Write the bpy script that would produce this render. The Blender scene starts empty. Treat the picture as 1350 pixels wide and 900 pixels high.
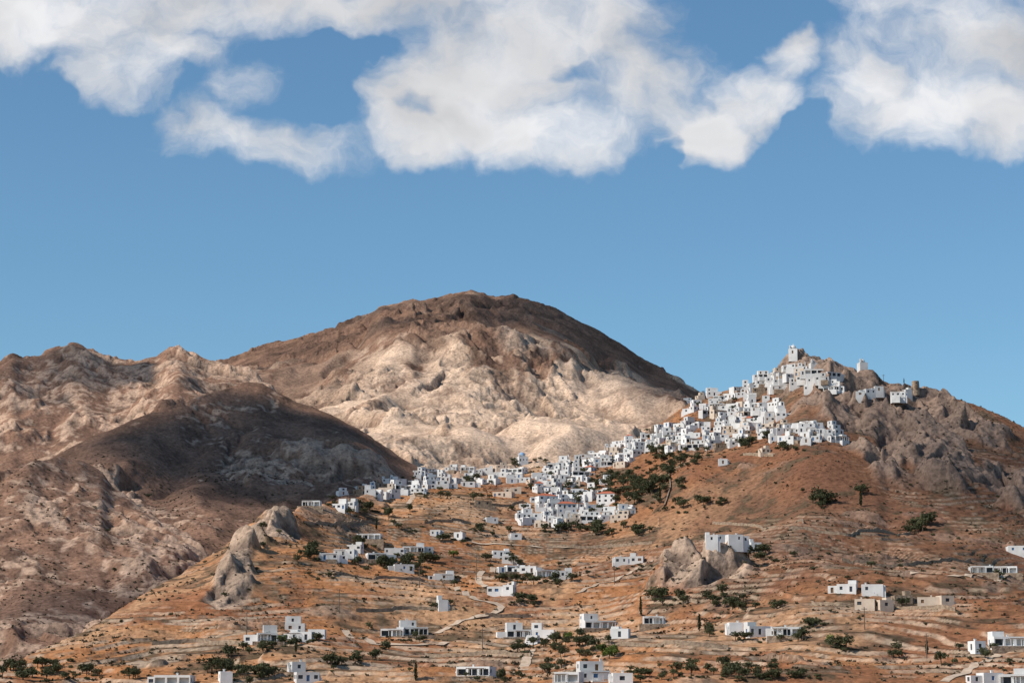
import bpy, math, random, time
import numpy as np
from mathutils import Vector
T0=time.time()
random.seed(7); RS=np.random.RandomState(7)
sc=bpy.context.scene
EYE=5.0
P=math.atan(500/3000.)
cp,sp=math.cos(P),math.sin(P)
def ray(u,v):
    a=(np.asarray(u,float)-675)/3000.; b=(450-np.asarray(v,float))/3000.
    q=cp-b*sp
    return a/q,(sp+b*cp)/q
SUN_EL=math.radians(41); SUN_AZ=math.radians(-114)
SD=np.array([math.sin(SUN_AZ)*math.cos(SUN_EL),math.cos(SUN_AZ)*math.cos(SUN_EL),math.sin(SUN_EL)])

# ---------------------------------------------------------------- noise
PERM=RS.permutation(4096).astype(np.int64)
RND=RS.rand(4096)
RND2=RS.rand(4096)
def hsh(i,j,k=0): return PERM[(PERM[(i+k*57)&4095]+j)&4095]
def vn(x,y,k=0):
    xi=np.floor(x); yi=np.floor(y); fx=x-xi; fy=y-yi
    i=xi.astype(np.int64); j=yi.astype(np.int64)
    fx=fx*fx*fx*(fx*(fx*6-15)+10); fy=fy*fy*fy*(fy*(fy*6-15)+10)
    a=RND[hsh(i,j,k)]; b=RND[hsh(i+1,j,k)]; c=RND[hsh(i,j+1,k)]; d=RND[hsh(i+1,j+1,k)]
    return (a*(1-fx)+b*fx)*(1-fy)+(c*(1-fx)+d*fx)*fy
def fbm(x,y,s,o=4,k=0,g=0.5):
    t=0;a=1;n=0;x=x/s;y=y/s
    for q in range(o):
        t=t+a*(vn(x,y,k+q*3)*2-1); n+=a; a*=g
        x,y=(x*1.62-y*1.17)+11.3,(x*1.17+y*1.62)+5.7
    return t/n*1.6
def ridged(x,y,s,o=4,k=0,g=.5):
    t=0;a=1;n=0;x=x/s;y=y/s
    for q in range(o):
        t=t+a*(1-2*np.abs(vn(x,y,k+q*3)*2-1)); n+=a; a*=g
        x,y=(x*1.62-y*1.17)+3.3,(x*1.17+y*1.62)+8.7
    return t/n
def facet(x,y,s,k=0,sharp=24.0,tilt=3.0):
    x=x/s;y=y/s
    xi=np.floor(x).astype(np.int64); yi=np.floor(y).astype(np.int64)
    W=0;H=0
    for dx in(-1,0,1):
        for dy in(-1,0,1):
            h=hsh(xi+dx,yi+dy,k)
            cx=xi+dx+RND[h]; cy=yi+dy+RND2[h]
            ex=x-cx; ey=y-cy
            w=np.exp(-sharp*np.sqrt(ex*ex+ey*ey))+1e-14
            h2=(h*7+13)&4095
            W=W+w; H=H+w*((RND[h2]-.5)*1.2+tilt*((RND2[h2]-.5)*ex+(RND[(h2+99)&4095]-.5)*ey))
    return H/W
def box(a,r,ax):
    if r<1: return a
    a=np.moveaxis(a,ax,0)
    p=np.concatenate([np.repeat(a[:1],r+1,0),a,np.repeat(a[-1:],r,0)],0)
    c=np.cumsum(p,0,dtype=float)
    o=(c[2*r+1:]-c[:-2*r-1])/(2*r+1)
    return np.moveaxis(o,0,ax)
def blur(a,ry,rx):
    return box(box(box(box(a,ry,0),rx,1),ry,0),rx,1)
def sst(a,b,x):
    t=np.clip((x-a)/(b-a),0,1); return t*t*(3-2*t)

# ---------------------------------------------------------------- terrain grid
cx=np.concatenate([np.linspace(-.62,-.262,50),np.linspace(-.26,.26,1240),np.linspace(.262,.62,50)])
ry=np.concatenate([np.linspace(20,680,70),np.arange(690,1640,1.0),np.arange(1641,3300,3.0),np.linspace(3310,7000,60)])
NC,NR=len(cx),len(ry)
X=cx[None,:]*ry[:,None]; Y=np.repeat(ry[:,None],NC,1)
def curve(pts,k=3):
    p=np.array(pts,float)
    Xs,Ss=ray(p[:,0],p[:,1])
    S=np.interp(cx,Xs,Ss); y=np.interp(cx,Xs,p[:,2])
    S=np.convolve(np.pad(S,k,mode='edge'),np.ones(2*k+1)/(2*k+1),'valid')
    y=np.convolve(np.pad(y,15,mode='edge'),np.ones(31)/31,'valid')
    return S,y
def loft(yk,zk):
    out=np.empty((NR,NC))
    yk=np.array(yk);zk=np.array(zk)
    for c in range(NC): out[:,c]=np.interp(ry,yk[:,c],zk[:,c])
    return out
one=np.ones(NC)
def hill(crest,footv,footy,ts,gs,back=(60,.35,300,.7)):
    S,yc=crest
    _,S0=ray(675,footv); 
    S0=np.minimum(one*S0,S-.004); y0=np.minimum(footy*one,yc-120)
    yk=[y0-400,y0-100,y0]; zk=[-60*one,EYE+S0*y0-70,EYE+S0*y0]
    for t,g in zip(ts,gs):
        y=y0+(yc-y0)*t; s=S0+(S-S0)*g; yk.append(y); zk.append(EYE+s*y)
    zc=EYE+S*yc
    yk+= [yc,yc+back[0],yc+back[2],yc+1500]; zk+=[zc,zc-back[0]*back[1],zc-back[2]*back[3],-60*one]
    return loft(yk,zk),yc
crA=curve([(-1200,955,720),(-300,935,760),(0,876,820),(50,856,860),(100,834,900),(150,806,950),(200,778,1000),(250,750,1060),(300,718,1120),(325,703,1150),(350,688,1180),
 (380,674,1200),(400,668,1230),(450,655,1300),(500,649,1380),(560,636,1440),(620,629,1480),(660,624,1500),(700,617,1520),(760,604,1540),(800,595,1550),(850,570,1560),(890,543,1570),
 (915,526,1570),(960,512,1570),(1000,499,1560),(1030,482,1555),(1045,472,1550),(1060,467,1550),(1085,468,1545),(1100,472,1545),(1120,478,1540),(1140,484,1540),(1152,488,1535),(1165,502,1530),(1205,511,1520),(1240,516,1510),(1265,527,1500),(1290,535,1500),(1325,550,1490),
 (1350,562,1480),(1450,600,1450),(1700,700,1400),(2400,900,1300)])
S,yc=crA
_,S9=ray(675,905)
y0=np.minimum(685.,yc-40); S0=np.minimum(S9,S-.003)
yk=[0*one,450*one,y0-80];zk=[0*one,5*one,9*one]
yk.append(y0);zk.append(EYE+S0*y0)
for t,g in((.15,.16),(.35,.34),(.55,.52),(.75,.72),(.88,.86)):
    y=y0+(yc-y0)*t;s=S0+(S-S0)*g; yk.append(y);zk.append(EYE+s*y)
zc=EYE+S*yc
yk+=[yc,yc+50,yc+220,yc+600,yc+3000];zk+=[zc,zc-12,zc-90,np.minimum(zc-120,40),-60*one]
A=loft(yk,zk); ycA=yc
C,ycC=hill(curve([(-1500,700,3000),(0,560,3000),(200,505,3000),(300,475,3000),(350,457,3000),(400,443,3000),(440,432,3000),(470,421,3000),(490,413,3000),(503,403,3000),(520,401,3000),(545,393,3000),(560,394,3000),(575,391,3000),(600,385,3000),(622,381,3000),(635,384,3000),(650,389,3000),(680,388,3000),(700,395,3000),(716,401,3000),(735,406,3000),
 (780,427,3000),(820,450,3000),(845,467,3000),(860,475,3000),(890,493,2980),(915,509,2950),(950,530,2900),(1000,570,2850),(1100,640,2800),(1350,760,2700),(2500,900,2700)],1),690,1680,(.2,.45,.7,.88),(.2,.44,.72,.9))
B2,ycB2=hill(curve([(-1500,620,2300),(-300,480,2300),(0,474,2300),(18,465,2300),(32,471,2310),(45,470,2320),(68,460,2330),(80,456,2330),(95,450,2330),(112,455,2330),(128,466,2330),(145,475,2330),(180,475,2340),(208,468,2350),(222,456,2350),(236,451,2350),(250,458,2350),(262,465,2350),(274,474,2350),
 (300,477,2350),(330,486,2330),(360,510,2300),(400,550,2260),(450,600,2220),(500,650,2200),(2500,900,2200)],1),690,1650,(.3,.6,.85),(.3,.58,.84))
B1,ycB1=hill(curve([(-1500,760,1400),(-300,665,1500),(0,625,1600),(60,604,1650),(130,573,1700),(190,546,1750),(250,522,1800),(300,507,1850),(325,499,1880),(345,501,1880),(362,512,1880),(385,524,1880),(410,533,1880),(450,550,1870),(490,573,1850),(530,600,1830),(560,616,1820),(620,650,1800),(800,720,1800),(2500,900,1800)]),
 800,1260,(.3,.6,.85),(.3,.58,.84))
B0,ycB0=hill(curve([(-1500,800,1150),(-300,690,1250),(-100,655,1300),(0,640,1330),(40,612,1360),(75,601,1390),(110,606,1400),(135,622,1400),(150,645,1380),(200,672,1350),(250,700,1320),(280,728,1290),(310,760,1250),(350,800,1200),(420,850,1150),(2500,900,1150)]),
 880,960,(.25,.5,.8),(.22,.46,.78))
def cprox(yc,w,m=.2): return np.clip(np.abs(Y-yc[None,:])/w,m,1)
wx=fbm(X,Y,90,4,50)*30; wy=fbm(X,Y,90,4,70)*30
Xw=X+wx;Yw=Y+wy
g1=ridged(Xw,Yw*.3,230,4,5,.36); g3=ridged(Xw*1.1+40,Yw*.28,95,3,45,.4); g2=ridged(Xw,Yw*.6,60,4,25)
C+=(g1-.1)*52*cprox(ycC,420,.04)-(g3-.1)*14*cprox(ycC,300,.1)
B2+=(g1-.1)*38*cprox(ycB2,220,.08)-g3*11*cprox(ycB2,100,.2)
B1+=(g1-.1)*30*cprox(ycB1,200,.08)-g3*9*cprox(ycB1,100,.1)
B0+=(g1-.1)*18*cprox(ycB0,120,.3)-g3*8*cprox(ycB0,60,.2)+g2*2
A+=fbm(X,Y,150,3,33)*9*cprox(ycA,150,.1)*sst(650,760,Y)+fbm(X,Y,45,3,37)*1.8*cprox(ycA,60,.3)*sst(640,720,Y)
st=np.stack([A,B0,B1,B2,C]); ID=st.argmax(0); Z=st.max(0); del st
idA=blur((ID==0).astype(float),2,2); idC=blur((ID==4).astype(float),2,2); idB=1-idA-idC
idB1=blur((ID==2).astype(float),8,8)
Zb=blur(Z,2,2); Z=np.where(Y>680,Zb,Z)
def locate(u,v,H=None,ymin=640):
    H=Z if H is None else H
    Xr,Sr=ray(u,v)
    c=int(np.clip(np.searchsorted(cx,Xr),1,NC-1))
    s=(H[:,c]-EYE)/ry
    k=np.nonzero((s>=Sr)&(ry>ymin))[0]
    if len(k)==0: return None
    k=k[0]; y=ry[k]
    return float(Xr*y),float(y),float(H[k,c])
def spots(lst):
    m=np.zeros_like(Z)
    for (u,v,rx,rz) in lst:
        p=locate(u,v)
        if p is None: continue
        sc_=p[1]/3000.
        m=np.maximum(m,np.exp(-(((X-p[0])/(rx*sc_))**2+((Y-p[1])/(rz))**2)))
    return m
near=spots([(345,690,26,60),(325,730,22,50),(365,712,30,35),(305,770,22,40),(915,752,46,40),(895,744,36,36),(950,752,38,32)])
outc=spots([(1060,478,55,50),(1100,492,50,60),(1150,530,50,80),(1220,545,60,70),(1190,570,60,70),(1290,570,60,50),(1130,500,40,50),
  (1120,545,35,50),(1240,600,50,50),(1060,535,40,30),(1330,640,40,40),(1010,545,22,20),(1160,600,30,30)])
nz=fbm(X,Y,30,4,91)
rk=sst(.25,.6,np.maximum(outc,near)+nz*.35)
nearm=sst(.2,.5,near); outm=sst(.3,.6,outc+nz*.2)
hB=fbm(Xw,Yw,140,4,120)
hB2=ridged(Xw,Yw*.6,75,4,125)
rockB=sst(-.1,.5,hB*.8+hB2*.7-.25*idB1)
hC=fbm(Xw,Yw,200,4,140); hC2=ridged(Xw,Yw*.5,110,4,145)
rockC=sst(.05,.6,hC*.9+hC2*.7)
small=sst(.68,.88,fbm(X,Y,45,4,160)+.06)*.45
smallA=small*sst(690,750,Y)
crestR=np.maximum(1-cprox(ycC,110,0),1-cprox(ycB2,60,0))
R=np.clip(idA*np.maximum(rk,smallA)+idB*(.10+.75*rockB)+idC*(.06+.78*rockC)+crestR*.5*(1-idA),0,1)
f0=facet(Xw,Yw*.8,75,31,20,2.5)
f1=facet(Xw,Yw,36,1); f2=facet(X+wx*.4,Y+wy*.4,15,9); f3=facet(X+wx*.2,Y,6.5,17,18); f4=facet(X,Y,3.0,23,16)
amp=idA*.52+idB*.60+idC*.66
crest=np.minimum(np.minimum(cprox(ycC,60,.7),cprox(ycB2,40,.9)),cprox(ycA,60,.75))
rl=R*amp*crest*(f1*11+f2*4.6+f3*1.7+f4*.6)+R*amp*(fbm(X,Y,10,3,200)*.6)
rl+=R*crest*(idB*.7+idC)*f0*12*cprox(ycC,200,.1)*cprox(ycB2,100,.2)+outm*idA*(f1*6+f2*3+f3*.8)*crest
Z=Z+rl+idA*rk*(2.0*cprox(ycA,60,.15))
def fin(pa,pb,ha,hb,w,seed,jag=.3,pw=1.0):
    global Z
    a=locate(*pa);b_=locate(*pb)
    if a is None or b_ is None: return
    dx,dy=b_[0]-a[0],b_[1]-a[1]; l2=dx*dx+dy*dy
    t=np.clip(((X-a[0])*dx+(Y-a[1])*dy)/l2,0,1)
    d=np.hypot(X-a[0]-t*dx,Y-a[1]-t*dy)+fbm(X,Y,8,3,seed)*2.0
    h=(ha+(hb-ha)*t)*(1+jag*fbm(X,Y,11,4,seed+5))
    s_=np.clip(1-np.maximum(d,0)/w,0,1)
    Z=Z+h*(s_*s_*(3-2*s_))**pw*(.88+.3*(f2+.3)+.12*f3)
fin((349,693),(326,730),7,3.5,21,600,.3,.9)
fin((326,730),(300,768),2.8,1.5,17,620,.25)
fin((352,692),(388,688),4,2,15,630,.25)
sx_=spots([(882,757,30,16),(908,755,36,18),(935,755,36,18),(965,756,28,14)])
Z=Z+4.3*sst(.08,.75,sx_+fbm(X,Y,10,4,655)*.16)*(.9+.55*f2+.25*f3)
# terraces
tmp=fbm(X,Y,70,3,225)
tm=sst(-.45,.1,fbm(X,Y,160,3,220)+.15+.35*tmp)*idA*(1-rk)*(1-smallA)*sst(690,730,Y)*(1-.5*sst(1300,1420,Y))
th=2.6
q=(Z+fbm(X,Y,120,3,230)*8+fbm(X,Y,30,2,233)*.9)/th
fr=q-np.floor(q)
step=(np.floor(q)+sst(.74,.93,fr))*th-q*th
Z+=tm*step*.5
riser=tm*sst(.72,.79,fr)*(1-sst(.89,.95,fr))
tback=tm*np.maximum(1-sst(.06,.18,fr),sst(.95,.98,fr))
Z+=idA*(fbm(X,Y,5,3,240)*.18)*sst(690,720,Y)+(1-idA)*fbm(X,Y,7,3,250)*.35
print('terrain',time.time()-T0)
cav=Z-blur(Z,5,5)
def L(a,b,t): return a*(1-t[...,None])+b*t[...,None]
def c3(*a): return np.array(a,float)[None,None,:]
n1=fbm(X,Y,90,4,300); n2=fbm(X,Y,22,4,310); n3=fbm(X,Y,6,3,320); n4=fbm(X,Y*.6,35,4,330)
grass=L(c3(.40,.182,.082),c3(.47,.275,.155),sst(-.4,.7,n1+n2*.5))
grass=L(grass,c3(.275,.120,.063),sst(-.1,.6,n4+n3*.3)*.85)
grass=L(grass,c3(.160,.096,.063),sst(-.05,.65,n2+n3*.5-.1*n1)*.8)
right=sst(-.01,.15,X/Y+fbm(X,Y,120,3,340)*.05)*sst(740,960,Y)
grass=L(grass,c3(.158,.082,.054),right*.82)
grass=L(grass,c3(.08,.066,.042),sst(.2,.8,n3*.7+n2*.6)*.7)
rr=sst(-.55,.3,fbm(X,Y,18,3,360)+.6*n3)
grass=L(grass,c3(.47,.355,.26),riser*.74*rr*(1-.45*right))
grass=L(grass,c3(.07,.05,.034),tback*.70*sst(-.5,.2,n3+n2))  # dark shrub line plus painted shadow along the terrace tread backs
rock=L(c3(.48,.35,.26),c3(.33,.245,.185),sst(-.4,.6,n2+n3*.6))
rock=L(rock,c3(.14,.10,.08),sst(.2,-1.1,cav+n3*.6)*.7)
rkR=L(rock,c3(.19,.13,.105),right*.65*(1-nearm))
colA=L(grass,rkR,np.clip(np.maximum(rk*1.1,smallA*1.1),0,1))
heath=L(c3(.25,.145,.10),c3(.145,.086,.062),sst(-.5,.5,n2+n3*.6))
rockp=L(c3(.60,.41,.295),c3(.45,.31,.225),sst(-.5,.6,n2+n3*.7))
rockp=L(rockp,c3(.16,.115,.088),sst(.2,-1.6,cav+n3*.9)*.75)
mB=sst(-.15,.45,hB*.7+hB2*.5+.02+n3*.5+n2*.4-.5*idB1)
colB=L(heath,rockp,.06+.94*mB)
rockc=L(c3(.66,.485,.355),c3(.50,.36,.26),sst(-.5,.7,n2+n3*.7))
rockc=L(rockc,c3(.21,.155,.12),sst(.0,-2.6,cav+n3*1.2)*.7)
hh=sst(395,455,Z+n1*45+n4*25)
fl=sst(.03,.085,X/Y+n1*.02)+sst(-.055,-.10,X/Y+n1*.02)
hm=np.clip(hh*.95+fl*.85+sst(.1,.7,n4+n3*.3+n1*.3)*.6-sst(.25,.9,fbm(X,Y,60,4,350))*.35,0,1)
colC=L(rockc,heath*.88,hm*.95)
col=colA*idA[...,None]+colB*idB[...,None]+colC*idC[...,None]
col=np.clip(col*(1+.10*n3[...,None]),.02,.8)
def mesh_np(name,V,F,mats,colr=None,mi=None,smooth=True,alpha=None):
    me=bpy.data.meshes.new(name)
    V=np.asarray(V,np.float32);F=np.asarray(F,np.int32)
    me.vertices.add(len(V)); me.vertices.foreach_set('co',V.ravel())
    k=F.shape[1]
    me.loops.add(F.size); me.loops.foreach_set('vertex_index',F.ravel())
    me.polygons.add(len(F)); me.polygons.foreach_set('loop_start',np.arange(0,F.size,k,dtype=np.int32))
    try: me.polygons.foreach_set('loop_total',np.full(len(F),k,np.int32))
    except Exception: pass
    for m in mats: me.materials.append(m)
    if mi is not None: me.polygons.foreach_set('material_index',np.asarray(mi,np.int32))
    me.polygons.foreach_set('use_smooth',np.full(len(F),smooth,bool))
    me.update(calc_edges=True)
    if colr is not None:
        at=me.attributes.new('Col','FLOAT_COLOR','POINT')
        c=np.ones((len(V),4),np.float32); c[:,:3]=colr
        if alpha is not None: c[:,3]=alpha
        at.data.foreach_set('color',c.ravel())
    return me
def addobj(name,me,loc=(0,0,0),rot=0,scale=1,parent=None):
    o=bpy.data.objects.new(name,me); sc.collection.objects.link(o)
    o.location=loc; o.rotation_euler=(0,0,rot); o.scale=(scale,)*3 if not isinstance(scale,tuple) else scale
    if parent: o.parent=parent
    return o
# ---------------------------------------------------------------- materials
def newmat(name,rough=.9):
    m=bpy.data.materials.new(name); m.use_nodes=True
    nt=m.node_tree; b=nt.nodes['Principled BSDF']; b.inputs['Roughness'].default_value=rough
    b.inputs['Specular IOR Level'].default_value=.15
    return m,nt,b
def noisemat(name,c1,c2,scale=.5,rough=.9,bump=0,bscale=2,detail=5,attr=False):
    m,nt,b=newmat(name,rough); N=nt.nodes;Lk=nt.links
    tc=N.new('ShaderNodeTexCoord'); n=N.new('ShaderNodeTexNoise'); n.inputs['Scale'].default_value=scale; n.inputs['Detail'].default_value=detail
    Lk.new(tc.outputs['Object'],n.inputs['Vector'])
    r=N.new('ShaderNodeValToRGB'); r.color_ramp.elements[0].position=.35; r.color_ramp.elements[1].position=.65
    r.color_ramp.elements[0].color=(*c1,1); r.color_ramp.elements[1].color=(*c2,1)
    Lk.new(n.outputs['Fac'],r.inputs['Fac'])
    out=r.outputs['Color']
    if attr:
        oi=N.new('ShaderNodeObjectInfo'); mp=N.new('ShaderNodeMapRange'); mp.inputs['To Min'].default_value=.76; mp.inputs['To Max'].default_value=1.03
        Lk.new(oi.outputs['Random'],mp.inputs['Value'])
        vm=N.new('ShaderNodeVectorMath'); vm.operation='SCALE'; Lk.new(out,vm.inputs[0]); Lk.new(mp.outputs[0],vm.inputs['Scale']); out=vm.outputs[0]
    Lk.new(out,b.inputs['Base Color'])
    if bump:
        n2_=N.new('ShaderNodeTexNoise'); n2_.inputs['Scale'].default_value=bscale; n2_.inputs['Detail'].default_value=6
        Lk.new(tc.outputs['Object'],n2_.inputs['Vector'])
        bp=N.new('ShaderNodeBump'); bp.inputs['Strength'].default_value=bump; bp.inputs['Distance'].default_value=.5
        Lk.new(n2_.outputs['Fac'],bp.inputs['Height']); Lk.new(bp.outputs[0],b.inputs['Normal'])
    return m
def terrain_mat():
    m,nt,b=newmat('hillside_soil_and_rock',1.0); N=nt.nodes;Lk=nt.links
    b.inputs['Specular IOR Level'].default_value=0
    a=N.new('ShaderNodeAttribute'); a.attribute_name='Col'
    tc=N.new('ShaderNodeTexCoord')
    n=N.new('ShaderNodeTexNoise'); n.inputs['Scale'].default_value=.35; n.inputs['Detail'].default_value=8; n.inputs['Roughness'].default_value=.7
    Lk.new(tc.outputs['Object'],n.inputs['Vector'])
    mr=N.new('ShaderNodeMapRange'); mr.inputs['From Min'].default_value=.3; mr.inputs['From Max'].default_value=.7; mr.inputs['To Min'].default_value=.54; mr.inputs['To Max'].default_value=1.4
    Lk.new(n.outputs['Fac'],mr.inputs['Value'])
    v=N.new('ShaderNodeTexVoronoi'); v.inputs['Scale'].default_value=.28; Lk.new(tc.outputs['Object'],v.inputs['Vector'])
    v2=N.new('ShaderNodeMapRange'); v2.inputs['From Min'].default_value=.15; v2.inputs['From Max'].default_value=.35; v2.inputs['To Min'].default_value=.6; v2.inputs['To Max'].default_value=1.0
    Lk.new(v.outputs['Distance'],v2.inputs['Value'])
    mu=N.new('ShaderNodeMath'); mu.operation='MULTIPLY'; Lk.new(mr.outputs[0],mu.inputs[0]); Lk.new(v2.outputs[0],mu.inputs[1])
    s=N.new('ShaderNodeVectorMath'); s.operation='SCALE'; Lk.new(a.outputs['Color'],s.inputs[0]); Lk.new(mu.outputs[0],s.inputs['Scale'])
    Lk.new(s.outputs[0],b.inputs['Base Color'])
    nb=N.new('ShaderNodeTexNoise'); nb.inputs['Scale'].default_value=.22; nb.inputs['Detail'].default_value=9; nb.inputs['Roughness'].default_value=.7
    Lk.new(tc.outputs['Object'],nb.inputs['Vector'])
    nd=N.new('ShaderNodeTexNoise'); nd.inputs['Scale'].default_value=.08; nd.inputs['Detail'].default_value=4; Lk.new(tc.outputs['Object'],nd.inputs['Vector'])
    dv=N.new('ShaderNodeVectorMath'); dv.operation='SCALE'; dv.inputs['Scale'].default_value=16; Lk.new(nd.outputs['Color'],dv.inputs[0])
    dd_=N.new('ShaderNodeVectorMath'); dd_.operation='ADD'; Lk.new(tc.outputs['Object'],dd_.inputs[0]); Lk.new(dv.outputs[0],dd_.inputs[1])
    vb=N.new('ShaderNodeTexVoronoi'); vb.inputs['Scale'].default_value=.05; vb.feature='F1'; Lk.new(dd_.outputs[0],vb.inputs['Vector'])
    vb2=N.new('ShaderNodeTexVoronoi'); vb2.inputs['Scale'].default_value=.15; Lk.new(dd_.outputs[0],vb2.inputs['Vector'])
    a1=N.new('ShaderNodeMath'); a1.operation='MULTIPLY'; a1.inputs[1].default_value=-1.8; Lk.new(vb.outputs['Distance'],a1.inputs[0])
    a2=N.new('ShaderNodeMath'); a2.operation='MULTIPLY_ADD'; a2.inputs[1].default_value=-.7; Lk.new(vb2.outputs['Distance'],a2.inputs[0]); Lk.new(a1.outputs[0],a2.inputs[2])
    a3=N.new('ShaderNodeMath'); a3.operation='MULTIPLY'; Lk.new(a2.outputs[0],a3.inputs[0]); Lk.new(a.outputs['Alpha'],a3.inputs[1])
    am=N.new('ShaderNodeMath'); am.operation='MULTIPLY_ADD'; am.inputs[1].default_value=.8; am.inputs[2].default_value=1.1; Lk.new(a.outputs['Alpha'],am.inputs[0])
    a4=N.new('ShaderNodeMath'); a4.operation='MULTIPLY_ADD'; Lk.new(nb.outputs['Fac'],a4.inputs[0]); Lk.new(am.outputs[0],a4.inputs[1]); Lk.new(a3.outputs[0],a4.inputs[2])
    bp=N.new('ShaderNodeBump'); bp.inputs['Strength'].default_value=1.0; bp.inputs['Distance'].default_value=1.0
    Lk.new(a4.outputs[0],bp.inputs['Height']); Lk.new(bp.outputs[0],b.inputs['Normal'])
    return m
MT=terrain_mat()
idx=np.arange(NR*NC).reshape(NR,NC)
F=np.stack([idx[:-1,:-1],idx[:-1,1:],idx[1:,1:],idx[1:,:-1]],-1).reshape(-1,4)
V=np.stack([X,Y,Z],-1).reshape(-1,3)
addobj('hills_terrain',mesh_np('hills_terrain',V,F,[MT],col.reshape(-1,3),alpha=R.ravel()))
del V,F
print('mesh',time.time()-T0)
MG=noisemat('dry_ground',(.2,.12,.07),(.32,.2,.12),.02,1)
g=mesh_np('ground',[(-30000,-30000,-1.5),(30000,-30000,-1.5),(30000,60000,-1.5),(-30000,60000,-1.5)],[(0,1,2,3)],[MG])
addobj('ground',g)
def hgt(x,y):
    x=np.asarray(x,float);y=np.asarray(y,float)
    c=np.interp(x/y,cx,np.arange(NC)); r=np.interp(y,ry,np.arange(NR))
    c0=np.clip(c.astype(int),0,NC-2); r0=np.clip(r.astype(int),0,NR-2); fc=c-c0; fr_=r-r0
    return (Z[r0,c0]*(1-fc)+Z[r0,c0+1]*fc)*(1-fr_)+(Z[r0+1,c0]*(1-fc)+Z[r0+1,c0+1]*fc)*fr_

# ---------------------------------------------------------------- buildings
M_W=noisemat('white_plaster',(.66,.65,.63),(.79,.785,.77),.25,.85,.1,3,5,True)
M_R=noisemat('roof_screed',(.48,.46,.42),(.66,.64,.60),.4,.9)
M_G=noisemat('dark_window_glass',(.03,.035,.045),(.06,.07,.085),.6,.25)
M_D=noisemat('painted_wood_blue',(.05,.13,.28),(.08,.18,.34),1,.6)
M_B=noisemat('brown_wood',(.12,.07,.04),(.2,.12,.07),1,.7)
M_S=noisemat('dry_stone',(.20,.15,.11),(.38,.29,.21),.8,.95,.8,2)
M_C=noisemat('cream_plaster',(.52,.42,.33),(.62,.52,.42),.4,.9)
M_T=noisemat('red_roof_tile',(.36,.10,.06),(.48,.16,.09),1.5,.8)
M_BD=noisemat('blue_dome_paint',(.20,.33,.5),(.28,.42,.6),.5,.6)
M_SH=noisemat('porch_shade_plaster',(.5,.49,.47),(.6,.59,.57),.5,.9)
BM=[M_W,M_R,M_G,M_D,M_B,M_S,M_C,M_T,M_BD,M_SH]
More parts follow.
